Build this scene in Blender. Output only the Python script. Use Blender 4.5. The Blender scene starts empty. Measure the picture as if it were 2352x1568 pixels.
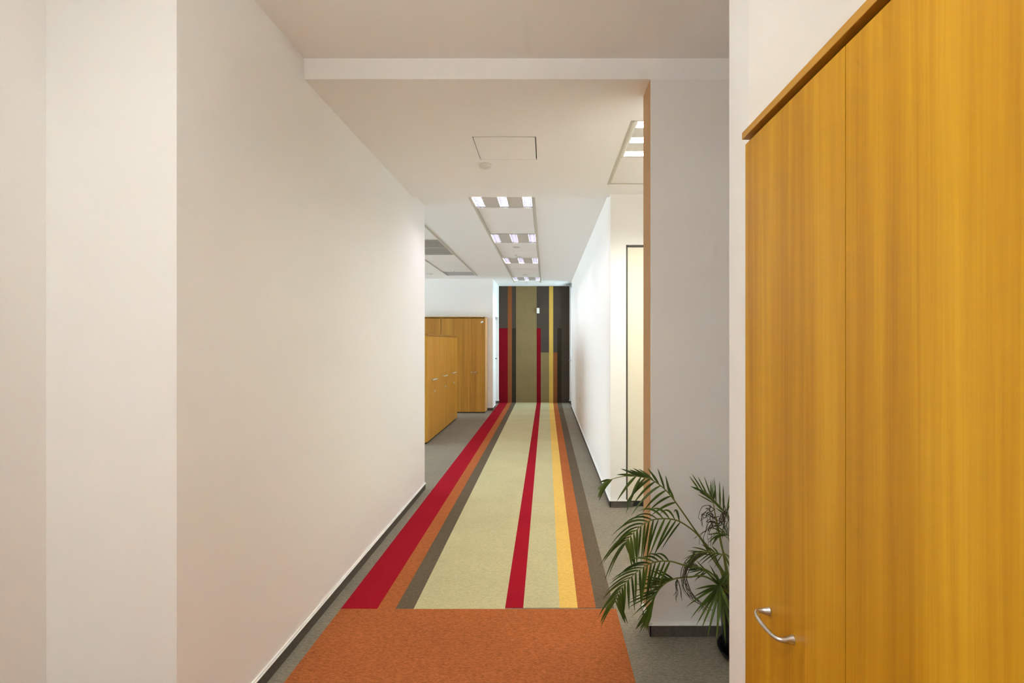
import bpy, bmesh, math, random
from mathutils import Vector, Matrix, Euler

random.seed(7)
SC = bpy.context.scene
COL = SC.collection

# ------------------------------------------------------------------ camera
F = 1160.0                      # focal length in pixels of the 2352 x 1568 frame
VX, VY = 1254.0, 785.6          # vanishing point of the corridor
EYE = 1.463
cam_d = bpy.data.cameras.new('camera')
cam = bpy.data.objects.new('camera', cam_d)
COL.objects.link(cam)
cam.location = (0, 0, EYE)
cam.rotation_euler = (math.radians(90), 0, 0)
cam_d.sensor_width = 36.0
cam_d.lens = F / 2352 * 36.0
cam_d.shift_x = -(VX - 1176) / 2352
cam_d.shift_y = (VY - 784) / 2352
cam_d.clip_start = 0.02
SC.camera = cam

# ------------------------------------------------------------------ world, exposure
SC.view_settings.view_transform = 'Standard'
SC.view_settings.look = 'None'
SC.view_settings.gamma = 1.0
SC.view_settings.use_curve_mapping = False
SC.view_settings.exposure = 0.50
SC.cycles.use_denoising = True
SC.cycles.use_adaptive_sampling = True
SC.cycles.adaptive_threshold = 0.15
SC.cycles.adaptive_min_samples = 16
SC.cycles.max_bounces = 8
SC.cycles.diffuse_bounces = 7
SC.cycles.glossy_bounces = 3
SC.cycles.transparent_max_bounces = 8

W = bpy.data.worlds.new('sky')
SC.world = W
W.use_nodes = True
bg = W.node_tree.nodes['Background']
bg.inputs[0].default_value = (0.62, 0.78, 1.0, 1)
bg.inputs[1].default_value = 1.6

# daylight at the two glazed openings of the place
def area(name, loc, rot, sx, sy, power, col):
    d = bpy.data.lights.new(name, 'AREA')
    d.shape = 'RECTANGLE'
    d.size, d.size_y = sx, sy
    d.energy = power
    d.color = col
    o = bpy.data.objects.new(name, d)
    o.location = loc
    o.rotation_euler = rot
    COL.objects.link(o)
    return o

area('daylight_glass_door', (1.6, 11.66, 1.7), (0, math.radians(75), 0), 2.2, 0.8, 60, (0.74, 0.84, 1.0))
area('daylight_office_window', (-6.6, 8.0, 1.75), (0, math.radians(-90), 0), 1.6, 4.6, 300, (0.84, 0.87, 1.0))

WARM = (0.93, 1.0, 0.99)
COOL = (0.98, 0.94, 1.0)
S_NEAR_FILL, S_NICHE, S_CORR, S_OFF_FILL = 9.0, 235.0, 48.0, 48.0      # lamp radiance; near and office ones are added fill
S_UP_FILL = 38.0  # radiance of the added uplighter

# ------------------------------------------------------------------ materials
def lin(r, g, b):
    f = lambda c: ((c / 255 + 0.055) / 1.055) ** 2.4 if c > 10 else c / 255 / 12.92
    return (f(r), f(g), f(b), 1)

def newmat(name):
    m = bpy.data.materials.new(name)
    m.use_nodes = True
    nt = m.node_tree
    return m, nt, nt.nodes['Principled BSDF']

def N(nt, kind, **kw):
    n = nt.nodes.new(kind)
    for k, v in kw.items():
        setattr(n, k, v)
    return n

def simple(name, col, rough=0.6, metal=0.0, spec=0.5):
    m, nt, b = newmat(name)
    b.inputs['Base Color'].default_value = (*col[:3], 1)
    b.inputs['Roughness'].default_value = rough
    b.inputs['Metallic'].default_value = metal
    b.inputs['Specular IOR Level'].default_value = spec
    return m

def paint(name, col, rough=0.75):
    m, nt, b = newmat(name)
    tc = N(nt, 'ShaderNodeTexCoord')
    n1 = N(nt, 'ShaderNodeTexNoise')
    n1.inputs['Scale'].default_value = 1.3
    n1.inputs['Detail'].default_value = 0
    nt.links.new(tc.outputs['Object'], n1.inputs['Vector'])
    mx = N(nt, 'ShaderNodeMix', data_type='RGBA')
    mx.inputs['A'].default_value = (*[c * 0.985 for c in col[:3]], 1)
    mx.inputs['B'].default_value = (*col[:3], 1)
    nt.links.new(n1.outputs['Fac'], mx.inputs['Factor'])
    nt.links.new(mx.outputs['Result'], b.inputs['Base Color'])
    b.inputs['Roughness'].default_value = rough
    b.inputs['Specular IOR Level'].default_value = 0.25
    return m

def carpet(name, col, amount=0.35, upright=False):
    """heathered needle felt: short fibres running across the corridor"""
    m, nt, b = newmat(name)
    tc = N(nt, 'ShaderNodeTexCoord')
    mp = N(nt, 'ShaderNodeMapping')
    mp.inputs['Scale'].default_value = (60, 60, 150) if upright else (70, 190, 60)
    nt.links.new(tc.outputs['Object'], mp.inputs['Vector'])
    n1 = N(nt, 'ShaderNodeTexNoise')
    n1.inputs['Scale'].default_value = 1.0
    n1.inputs['Detail'].default_value = 4
    n1.inputs['Roughness'].default_value = 0.7
    n1.inputs['Distortion'].default_value = 0.6
    nt.links.new(mp.outputs['Vector'], n1.inputs['Vector'])
    r = N(nt, 'ShaderNodeValToRGB')
    r.color_ramp.elements[0].position = 0.30
    r.color_ramp.elements[1].position = 0.70
    r.color_ramp.elements[0].color = (*[c * (1 - amount) for c in col[:3]], 1)
    r.color_ramp.elements[1].color = (*[min(1, c * (1 + amount)) for c in col[:3]], 1)
    nt.links.new(n1.outputs['Fac'], r.inputs['Fac'])
    n2 = N(nt, 'ShaderNodeTexNoise')
    n2.inputs['Scale'].default_value = 2.2
    n2.inputs['Detail'].default_value = 4
    nt.links.new(tc.outputs['Object'], n2.inputs['Vector'])
    r2 = N(nt, 'ShaderNodeMapRange')
    r2.inputs['From Min'].default_value = 0.3
    r2.inputs['From Max'].default_value = 0.7
    r2.inputs['To Min'].default_value = 0.94
    r2.inputs['To Max'].default_value = 1.05
    nt.links.new(n2.outputs['Fac'], r2.inputs['Value'])
    mul = N(nt, 'ShaderNodeVectorMath', operation='SCALE')
    nt.links.new(r.outputs['Color'], mul.inputs[0])
    nt.links.new(r2.outputs['Result'], mul.inputs['Scale'])
    nt.links.new(mul.outputs['Vector'], b.inputs['Base Color'])
    bp = N(nt, 'ShaderNodeBump')
    bp.inputs['Strength'].default_value = 0.35
    bp.inputs['Distance'].default_value = 0.003
    nt.links.new(n1.outputs['Fac'], bp.inputs['Height'])
    nt.links.new(bp.outputs['Normal'], b.inputs['Normal'])
    b.inputs['Roughness'].default_value = 0.95
    b.inputs['Specular IOR Level'].default_value = 0.03
    return m

def wood(name, dark, mid, light, axis='Z', rough=0.42):
    """veneer with upright grain, broad figure bands and fine pores; each piece takes its own cut of the veneer"""
    m, nt, b = newmat(name)
    tc = N(nt, 'ShaderNodeTexCoord')
    oi = N(nt, 'ShaderNodeObjectInfo')
    off = N(nt, 'ShaderNodeVectorMath', operation='SCALE')
    off.inputs[0].default_value = (7.3, 3.1, 5.7)
    nt.links.new(oi.outputs['Random'], off.inputs['Scale'])
    add = N(nt, 'ShaderNodeVectorMath', operation='ADD')
    nt.links.new(tc.outputs['Object'], add.inputs[0])
    nt.links.new(off.outputs['Vector'], add.inputs[1])
    def nz(scale, detail, dist, rgh=0.55):
        mp = N(nt, 'ShaderNodeMapping')
        s = list(scale)
        if axis == 'X':
            s = [s[2], s[1], s[0]]
        mp.inputs['Scale'].default_value = s
        nt.links.new(add.outputs['Vector'], mp.inputs['Vector'])
        n = N(nt, 'ShaderNodeTexNoise')
        n.inputs['Scale'].default_value = 1
        n.inputs['Detail'].default_value = detail
        n.inputs['Roughness'].default_value = rgh
        n.inputs['Distortion'].default_value = dist
        nt.links.new(mp.outputs['Vector'], n.inputs['Vector'])
        return n
    broad = nz((9, 9, 0.35), 2, 0.3)
    figure = nz((26, 26, 0.55), 4, 1.1)
    pores = nz((190, 190, 3.0), 3, 0.2, 0.7)
    a1 = N(nt, 'ShaderNodeMath', operation='MULTIPLY'); a1.inputs[1].default_value = 0.34
    nt.links.new(broad.outputs['Fac'], a1.inputs[0])
    a2 = N(nt, 'ShaderNodeMath', operation='MULTIPLY_ADD'); a2.inputs[1].default_value = 0.44
    nt.links.new(figure.outputs['Fac'], a2.inputs[0]); nt.links.new(a1.outputs[0], a2.inputs[2])
    a3 = N(nt, 'ShaderNodeMath', operation='MULTIPLY_ADD'); a3.inputs[1].default_value = 0.22
    nt.links.new(pores.outputs['Fac'], a3.inputs[0]); nt.links.new(a2.outputs[0], a3.inputs[2])
    r = N(nt, 'ShaderNodeValToRGB')
    e = r.color_ramp.elements
    e[0].position, e[0].color = 0.34, dark
    e[1].position, e[1].color = 0.66, light
    k = e.new(0.5); k.color = mid
    nt.links.new(a3.outputs[0], r.inputs['Fac'])
    nt.links.new(r.outputs['Color'], b.inputs['Base Color'])
    b.inputs['Roughness'].default_value = rough
    b.inputs['Specular IOR Level'].default_value = 0.35
    bp = N(nt, 'ShaderNodeBump')
    bp.inputs['Strength'].default_value = 0.06
    bp.inputs['Distance'].default_value = 0.001
    nt.links.new(pores.outputs['Fac'], bp.inputs['Height'])
    nt.links.new(bp.outputs['Normal'], b.inputs['Normal'])
    return m

def perforated(name, col):
    m, nt, b = newmat(name)
    tc = N(nt, 'ShaderNodeTexCoord')
    v = N(nt, 'ShaderNodeTexVoronoi')
    v.inputs['Scale'].default_value = 150
    v.inputs['Randomness'].default_value = 0
    nt.links.new(tc.outputs['Object'], v.inputs['Vector'])
    r = N(nt, 'ShaderNodeValToRGB')
    r.color_ramp.elements[0].position = 0.28
    r.color_ramp.elements[1].position = 0.36
    r.color_ramp.elements[0].color = (*[c * 0.35 for c in col[:3]], 1)
    r.color_ramp.elements[1].color = (*col[:3], 1)
    nt.links.new(v.outputs['Distance'], r.inputs['Fac'])
    nt.links.new(r.outputs['Color'], b.inputs['Base Color'])
    b.inputs['Roughness'].default_value = 0.45
    b.inputs['Metallic'].default_value = 0.3
    return m

def emitter(name, col, strength):
    m, nt, b = newmat(name)
    b.inputs['Base Color'].default_value = (0.9, 0.9, 0.9, 1)
    b.inputs['Emission Color'].default_value = (*col, 1)
    b.inputs['Emission Strength'].default_value = strength
    return m

def pane(name):
    m, nt, b = newmat(name)
    out = nt.nodes['Material Output']
    nt.nodes.remove(b)
    tr = N(nt, 'ShaderNodeBsdfTransparent'); tr.inputs[0].default_value = (0.86, 0.93, 0.90, 1)
    gl = N(nt, 'ShaderNodeBsdfGlossy'); gl.inputs['Roughness'].default_value = 0.02
    fr = N(nt, 'ShaderNodeFresnel'); fr.inputs[0].default_value = 1.45
    mx = N(nt, 'ShaderNodeMixShader')
    nt.links.new(fr.outputs[0], mx.inputs[0])
    nt.links.new(tr.outputs[0], mx.inputs[1])
    nt.links.new(gl.outputs[0], mx.inputs[2])
    nt.links.new(mx.outputs[0], out.inputs[0])
    return m

def leafmat(name, c1, c2, rough=0.42):
    m, nt, b = newmat(name)
    oi = N(nt, 'ShaderNodeObjectInfo')
    tc = N(nt, 'ShaderNodeTexCoord')
    n = N(nt, 'ShaderNodeTexNoise'); n.inputs['Scale'].default_value = 14
    nt.links.new(tc.outputs['Object'], n.inputs['Vector'])
    ad = N(nt, 'ShaderNodeMath', operation='MULTIPLY_ADD')
    ad.inputs[1].default_value = 0.5
    nt.links.new(oi.outputs['Random'], ad.inputs[0])
    nt.links.new(n.outputs['Fac'], ad.inputs[2])
    mr = N(nt, 'ShaderNodeMapRange'); mr.inputs['From Min'].default_value = 0.3; mr.inputs['From Max'].default_value = 1.1
    nt.links.new(ad.outputs[0], mr.inputs['Value'])
    mx = N(nt, 'ShaderNodeMix', data_type='RGBA')
    mx.inputs['A'].default_value = c1; mx.inputs['B'].default_value = c2
    nt.links.new(mr.outputs['Result'], mx.inputs['Factor'])
    nt.links.new(mx.outputs['Result'], b.inputs['Base Color'])
    b.inputs['Roughness'].default_value = rough
    return m

M = {}
M['wall'] = paint('white wall paint', (0.895, 0.885, 0.865))
M['ceil'] = paint('white ceiling paint', (0.945, 0.94, 0.925))
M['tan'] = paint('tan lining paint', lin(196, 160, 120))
M['bead'] = simple('white trim', (0.88, 0.875, 0.86), 0.45)
M['c_grey'] = carpet('grey carpet', (0.245, 0.215, 0.165))
M['c_skirt'] = carpet('dark grey skirting carpet', (0.120, 0.106, 0.088), 0.25)
M['c_red'] = carpet('red carpet', (0.31, 0.009, 0.019), 0.18)
M['c_orange'] = carpet('orange carpet', (0.375, 0.114, 0.037), 0.42)
M['c_brown'] = carpet('brown carpet', (0.125, 0.096, 0.064), 0.35)
M['c_beige'] = carpet('beige carpet', (0.50, 0.45, 0.262), 0.22)
M['c_yellow'] = carpet('yellow carpet', (0.72, 0.46, 0.12), 0.2)
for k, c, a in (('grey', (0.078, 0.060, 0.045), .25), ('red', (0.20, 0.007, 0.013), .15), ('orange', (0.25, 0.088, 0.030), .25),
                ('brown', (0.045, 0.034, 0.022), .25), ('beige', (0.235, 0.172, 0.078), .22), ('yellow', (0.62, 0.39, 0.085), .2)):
    M['w_' + k] = carpet(k + ' shaded wall carpet', c, a, True)  # floor carpet colours darkened for the grazing light on the end wall
M['wood'] = wood('honey veneer', lin(164, 112, 12), lin(187, 134, 20), lin(206, 155, 32))
M['wood_edge'] = wood('honey veneer edge', lin(156, 106, 32), lin(176, 126, 42), lin(194, 146, 60), 'X')
M['wood_far'] = wood('oak veneer', lin(152, 100, 34), lin(172, 120, 44), lin(190, 140, 58))
M['wood_low'] = wood('pale oak veneer', lin(194, 136, 40), lin(212, 156, 54), lin(226, 174, 72))
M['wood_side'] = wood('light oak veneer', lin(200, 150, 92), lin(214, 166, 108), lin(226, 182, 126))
M['black'] = simple('black plastic', (0.015, 0.015, 0.014), 0.5)
M['gasket'] = simple('dark bronze gasket', (0.05, 0.042, 0.028), 0.5)
M['alu'] = simple('satin aluminium', (0.66, 0.66, 0.66), 0.32, 1.0)
M['mirror'] = simple('louvre aluminium', (0.62, 0.61, 0.68), 0.28, 1.0)
M['whitem'] = simple('white enamel', (0.84, 0.83, 0.80), 0.4)
M['profile'] = simple('ceiling profile', (0.66, 0.64, 0.56), 0.5)
M['perf'] = perforated('perforated pale sheet', (0.74, 0.72, 0.69))
M['grille'] = perforated('perforated grey sheet', (0.56, 0.53, 0.50))
M['louvre'] = simple('louvre blade', (0.020, 0.018, 0.026), 0.5)
M['steel'] = simple('bright satin steel', (0.80, 0.79, 0.76), 0.45, 0.6)
M['tile'] = paint('white ceiling tile', (0.91, 0.895, 0.875))
M['cream'] = simple('cream laminate', (0.80, 0.745, 0.60), 0.4)
M['glass'] = pane('clear glass')
M['grey_metal'] = simple('grey green metal', (0.30, 0.33, 0.31), 0.45, 0.4)
M['plastic'] = simple('white plastic', (0.82, 0.80, 0.74), 0.45)
M['pot'] = simple('black pot plastic', (0.010, 0.010, 0.011), 0.35)
M['soil'] = carpet('potting soil', (0.035, 0.022, 0.014), 0.5)
M['leaf'] = leafmat('palm leaf', lin(40, 60, 14), lin(84, 106, 30))
M['stem'] = leafmat('palm stem', lin(96, 104, 40), lin(128, 134, 56))
M['dead'] = leafmat('withered leaf', lin(38, 34, 22), lin(70, 66, 36), 0.7)
M['paper'] = simple('white paper', (0.85, 0.85, 0.83), 0.6)
M['near_fill'] = emitter('added fill near', WARM, S_NEAR_FILL)
M['uplight_fill'] = emitter('added uplight fill', WARM, S_UP_FILL)
M['tube_niche'] = emitter('warm lamp niche', (0.97, 0.98, 0.86), S_NICHE)
M['tube_corr'] = emitter('neutral lamp', COOL, S_CORR)
M['office_fill'] = emitter('added office fill', COOL, S_OFF_FILL)

# ------------------------------------------------------------------ helpers
def tag(o, label=None, cat=None, group=None, kind=None):
    if label: o['label'] = label
    if cat: o['category'] = cat
    if group: o['group'] = group
    if kind: o['kind'] = kind
    return o

def empty(name, loc=(0, 0, 0), rz=0.0):
    o = bpy.data.objects.new(name, None)
    o.location = loc
    o.rotation_euler = (0, 0, rz)
    o.empty_display_size = 0.1
    COL.objects.link(o)
    return o

def link(name, me, mat, parent=None, loc=(0, 0, 0), rot=(0, 0, 0)):
    o = bpy.data.objects.new(name, me)
    if mat is not None and not me.materials:
        me.materials.append(M[mat] if isinstance(mat, str) else mat)
    o.location = loc
    o.rotation_euler = rot
    if parent is not None:
        o.parent = parent
    COL.objects.link(o)
    return o

def box_into(bm, lo, hi):
    v = [bm.verts.new((x, y, z)) for x in (lo[0], hi[0]) for y in (lo[1], hi[1]) for z in (lo[2], hi[2])]
    for f in ((0, 1, 3, 2), (4, 6, 7, 5), (0, 4, 5, 1), (2, 3, 7, 6), (0, 2, 6, 4), (1, 5, 7, 3)):
        bm.faces.new([v[i] for i in f])

def mesh_from(bm, name, bevel=0.0, smooth=False):
    bmesh.ops.recalc_face_normals(bm, faces=bm.faces)
    if bevel:
        bmesh.ops.bevel(bm, geom=list(bm.edges), offset=bevel, segments=2, affect='EDGES', profile=0.5)
    me = bpy.data.meshes.new(name)
    bm.to_mesh(me)
    bm.free()
    if smooth:
        for p in me.polygons:
            p.use_smooth = True
    return me

def boxes(name, mat, rects, parent=None, bevel=0.0, loc=(0, 0, 0), rot=(0, 0, 0)):
    """one mesh from boxes given as (lo, hi) in the parent's (or world) frame; origin goes to the middle of its base"""
    lo = [min(r[0][i] for r in rects) for i in range(3)]
    hi = [max(r[1][i] for r in rects) for i in range(3)]
    c = ((lo[0] + hi[0]) / 2, (lo[1] + hi[1]) / 2, lo[2])
    bm = bmesh.new()
    for a, b in rects:
        box_into(bm, [a[i] - c[i] for i in range(3)], [b[i] - c[i] for i in range(3)])
    me = mesh_from(bm, name, bevel)
    return link(name, me, mat, parent, (c[0] + loc[0], c[1] + loc[1], c[2] + loc[2]), rot)

def sweep(pts, radii, seg=8, caps=True, ell=1.0):
    """tube mesh data along 3D points with a radius per point"""
    verts, faces = [], []
    n = len(pts)
    up = Vector((0.03, 0.05, 1)).normalized()
    prev = None
    for i, p in enumerate(pts):
        p = Vector(p)
        t = (Vector(pts[min(i + 1, n - 1)]) - Vector(pts[max(i - 1, 0)])).normalized()
        if prev is None:
            a = t.orthogonal().normalized() if abs(t.dot(up)) > 0.95 else t.cross(up).normalized()
        else:
            a = (prev - t * prev.dot(t)).normalized()
        prev = a
        b = t.cross(a)
        for k in range(seg):
            th = 2 * math.pi * k / seg
            verts.append(p + a * math.cos(th) * radii[i] + b * math.sin(th) * radii[i] * ell)
    for i in range(n - 1):
        for k in range(seg):
            k2 = (k + 1) % seg
            faces.append((i * seg + k, i * seg + k2, (i + 1) * seg + k2, (i + 1) * seg + k))
    if caps:
        faces.append(tuple(range(seg))[::-1])
        faces.append(tuple((n - 1) * seg + k for k in range(seg)))
    return verts, faces

def mesh_pydata(name, verts, faces, smooth=True):
    me = bpy.data.meshes.new(name)
    me.from_pydata([tuple(v) for v in verts], [], faces)
    me.update()
    if smooth:
        for p in me.polygons:
            p.use_smooth = True
    return me

def lathe(profile, seg=32):
    verts, faces = [], []
    for r, z in profile:
        for k in range(seg):
            th = 2 * math.pi * k / seg
            verts.append((r * math.cos(th), r * math.sin(th), z))
    for i in range(len(profile) - 1):
        for k in range(seg):
            k2 = (k + 1) % seg
            faces.append((i * seg + k, i * seg + k2, (i + 1) * seg + k2, (i + 1) * seg + k))
    faces.append(tuple(range(seg))[::-1])
    faces.append(tuple((len(profile) - 1) * seg + k for k in range(seg)))
    return verts, faces

def struct(name, mat, rects, label, cat, bevel=0.0):
    return tag(boxes(name, mat, rects, None, bevel), label, cat, kind='structure')

# ------------------------------------------------------------------ main dimensions (metres, camera above the origin)
Z_NEAR, Z_SOF, Z_FAR = 2.875, 2.772, 2.819       # three ceiling levels
Y_BEAM, Y_SOF = 2.514, 4.56                      # drop beam face, far edge of the soffit
Y_BACK = -3.2
XL, XJOG = -1.205, -1.631                        # corridor left wall, jog
XR = 0.572                                       # corridor right wall
Y_JOG, Y_LEND = 1.648, 5.02
Y_RW, Y_REND, Y_FARW = 4.473, 11.22, 12.235
X_NICHE = 1.75
TOP = 3.05

# ------------------------------------------------------------------ floor
floor = struct('floor', 'c_grey', [((-6.7, Y_BACK - .2, -0.06), (2.2, 12.5, 0.0))], 'grey heathered carpet floor of the whole office corridor', 'floor')
Y_STR = 2.767
stripes = [(-1.125, -.925, 'red'), (-.925, -.825, 'orange'), (-.825, -.725, 'brown'), (-.725, -.225, 'beige'), (-.225, -.125, 'red'),
           (-.125, .075, 'beige'), (.075, .175, 'yellow'), (.175, .275, 'orange'), (.275, .375, 'brown')]
fl = floor.location
def floor_piece(name, mat, x0, x1, y0, y1, z1, label):
    o = boxes(name, mat, [((x0, y0, -0.004), (x1, y1, z1))])
    o.parent = floor
    o.location = Vector(o.location) - Vector(fl)
    o['label'] = label
    return o
for i, (x0, x1, c) in enumerate(stripes):
    floor_piece('carpet_stripe', 'c_' + c, x0, x1, Y_STR - (0.0 if i < 4 else -0.012), Y_FARW - 0.004, 0.0022 + 0.0004 * (i % 2), c + ' carpet stripe running along the corridor')
floor_piece('carpet_field', 'c_orange', -1.125, .385, Y_BACK + .3, Y_STR + 0.001, 0.0024, 'orange heathered carpet field before the stripes')

# ------------------------------------------------------------------ ceilings
struct('ceiling_entrance', 'ceil', [((-1.9, Y_BACK - .2, Z_NEAR), (2.2, Y_BEAM, TOP))], 'smooth white ceiling over the entrance end', 'ceiling')
NX0, NX1, NY0, NY1 = .506, 1.126, 2.983, 4.183
HX0, HX1, HY0, HY1 = -.471, -.064, 3.217, 3.626
soffit = struct('ceiling_soffit', 'ceil', [
    ((-1.9, Y_BEAM, Z_SOF), (HX0, Y_SOF, TOP)), ((HX1, Y_BEAM, Z_SOF), (NX0, Y_SOF, TOP)), ((NX1, Y_BEAM, Z_SOF), (2.2, Y_SOF, TOP)),
    ((HX0, Y_BEAM, Z_SOF), (HX1, HY0, TOP)), ((HX0, HY1, Z_SOF), (HX1, Y_SOF, TOP)),
    ((NX0, Y_BEAM, Z_SOF), (NX1, NY0, TOP)), ((NX0, NY1, Z_SOF), (NX1, Y_SOF, TOP)), ((NX0, NY0, Z_SOF + .12), (NX1, NY1, TOP)),
    ((HX0, HY0, Z_SOF + .04), (HX1, HY1, TOP))],
    'lowered white ceiling soffit with access hatch and lamp field', 'ceiling')
CX0, CX1, CY1 = -.725, -.105, 11.48
GX0, GX1, GY0, GY1 = -2.01, -1.395, 5.3, 10.30
ceil_far = struct('ceiling_corridor', 'ceil', [
    ((-6.7, 4.4, Z_FAR), (GX0, 12.5, TOP)), ((GX1, Y_SOF, Z_FAR), (CX0, 12.5, TOP)), ((CX1, Y_SOF, Z_FAR), (2.2, 12.5, TOP)),
    ((GX0, 4.4, Z_FAR), (GX1, GY0, TOP)), ((GX0, GY1, Z_FAR), (GX1, 12.5, TOP)), ((CX0, CY1, Z_FAR), (CX1, 12.5, TOP)),
    ((GX0, GY0, Z_FAR + .15), (GX1, GY1, TOP)), ((CX0, Y_SOF, Z_FAR + .15), (CX1, CY1, TOP))],
    'white corridor ceiling with two sunken panel bands', 'ceiling')

def child(parent, o):
    """parent an object built in world coordinates"""
    o.parent = parent
    o.location = Vector(o.location) - Vector(parent.location)
    return o

# access hatch in the soffit
hatch = empty('ceiling_hatch', ((HX0 + HX1) / 2, (HY0 + HY1) / 2, Z_SOF))
tag(hatch, 'square white access hatch flush in the lowered ceiling', 'hatch')
child(hatch, boxes('hatch_panel', 'ceil', [((HX0 + .005, HY0 + .011, Z_SOF + .0006), (HX1 - .007, HY1 - .0015, Z_SOF + .02))]))
child(hatch, boxes('hatch_shadow_frame', 'gasket', [((HX0, HY0, Z_SOF + .012), (HX0 + .004, HY1, Z_SOF + .038)), ((HX1 - .005, HY0, Z_SOF + .012), (HX1, HY1, Z_SOF + .038)),
                                             ((HX0, HY0, Z_SOF + .022), (HX1, HY0 + .03, Z_SOF + .038)), ((HX0, HY1 - .001, Z_SOF + .012), (HX1, HY1, Z_SOF + .038))]))  # dark liner puts the shade of the hatch gap into colour

# ceiling panels and profiles of the two bands
lam_rows = (4.53, 6.33, 8.13, 10.53)
y = 4.53
while y < CY1 - .05:
    y2 = min(y + .6, CY1)
    if not any(abs(y - r) < .01 for r in lam_rows):
        child(ceil_far, boxes('ceiling_panel', 'tile', [((CX0 + .031, y + .003, Z_FAR + .004), (CX1 - .031, y2 - .003, Z_FAR + .022))]))
    y += .6
def profile(x0, x1, y0, y1, zc, parent):
    """long ceiling profile with a raised middle step"""
    xm = (x0 + x1) / 2
    child(parent, boxes('ceiling_profile', 'profile', [((x0, y0, zc - .004), (x1, y1, zc + .02)), ((xm - .005, y0, zc - .008), (xm + .005, y1, zc))]))
profile(CX0 - .002, CX0 + .028, Y_SOF, CY1, Z_FAR, ceil_far)
profile(CX1 - .028, CX1 + .002, Y_SOF, CY1, Z_FAR, ceil_far)
profile(GX1 - .03, GX1 + .002, GY0, GY1, Z_FAR, ceil_far)
child(ceil_far, boxes('ceiling_profile', 'profile', [((GX0 - .002, GY0, Z_FAR - .003), (GX0 + .012, GY1, Z_FAR + .02))]))
gr_rows = ((6.70, 7.255), (7.30, 7.855), (9.76, 10.27))
for y0, y1 in ((5.30, 5.89), (5.90, 6.49), (6.50, 6.69), (7.87, 8.49), (8.50, 9.12), (9.13, 9.75)):
    child(ceil_far, boxes('ceiling_panel', 'tile', [((GX0 + .014, y0 + .003, Z_FAR + .004), (GX1 - .031, y1 - .003, Z_FAR + .022))]))
for k, (y0, y1) in enumerate(gr_rows):
    t = empty('air_grille', ((GX0 + GX1) / 2, (y0 + y1) / 2, Z_FAR))
    tag(t, ('grey ventilation grille, farther of the touching pair from the wooden wardrobes', 'grey ventilation grille, nearer of the touching pair to the wooden wardrobes',
            'single grey ventilation grille at the wardrobe end of the ceiling band')[k], 'air vent', 'ventilation grilles in the office ceiling band')
    hx, hy = (GX1 - GX0) / 2 - .03, (y1 - y0) / 2
    boxes('grille_plate', 'grille', [((-hx, -hy + .012, .008), (hx, hy - .012, .014))], t)
    boxes('grille_frame', 'profile', [((-hx, -hy, .0), (hx, -hy + .014, .02)), ((-hx, hy - .014, .0), (hx, hy, .02)),
                                      ((-hx, -hy, .0), (-hx + .014, hy, .02)), ((hx - .014, -hy, .0), (hx, hy, .02))], t)
    for s in range(10):
        yy = -hy + .03 + s * (2 * hy - .06) / 9
        boxes('slat', 'grille', [((-hx + .014, yy - .003, .001), (hx - .014, yy + .003, .008))], t)
# niche lamp field: frame + blank panel
pr = [((NX0, NY0, Z_SOF - .004), (NX0 + .026, NY1, Z_SOF + .02)), ((NX0 + .010, NY0, Z_SOF - .008), (NX0 + .017, NY1, Z_SOF))]
child(soffit, boxes('ceiling_profile', 'profile', pr))
child(soffit, boxes('ceiling_profile', 'profile', [((NX1 - .026, NY0, Z_SOF - .004), (NX1, NY1, Z_SOF + .02))]))
child(soffit, boxes('ceiling_profile', 'profile', [((NX0 + .026, NY1 - .012, Z_SOF - .003), (NX1 - .026, NY1, Z_SOF + .02))]))
child(soffit, boxes('ceiling_profile', 'profile', [((NX0 + .026, NY0, Z_SOF - .003), (NX1 - .026, NY0 + .008, Z_SOF + .02))]))
child(soffit, boxes('ceiling_panel', 'tile', [((NX0 + .029, 3.590, Z_SOF + .003), (NX1 - .029, NY1 - .015, Z_SOF + .02))]))

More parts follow.
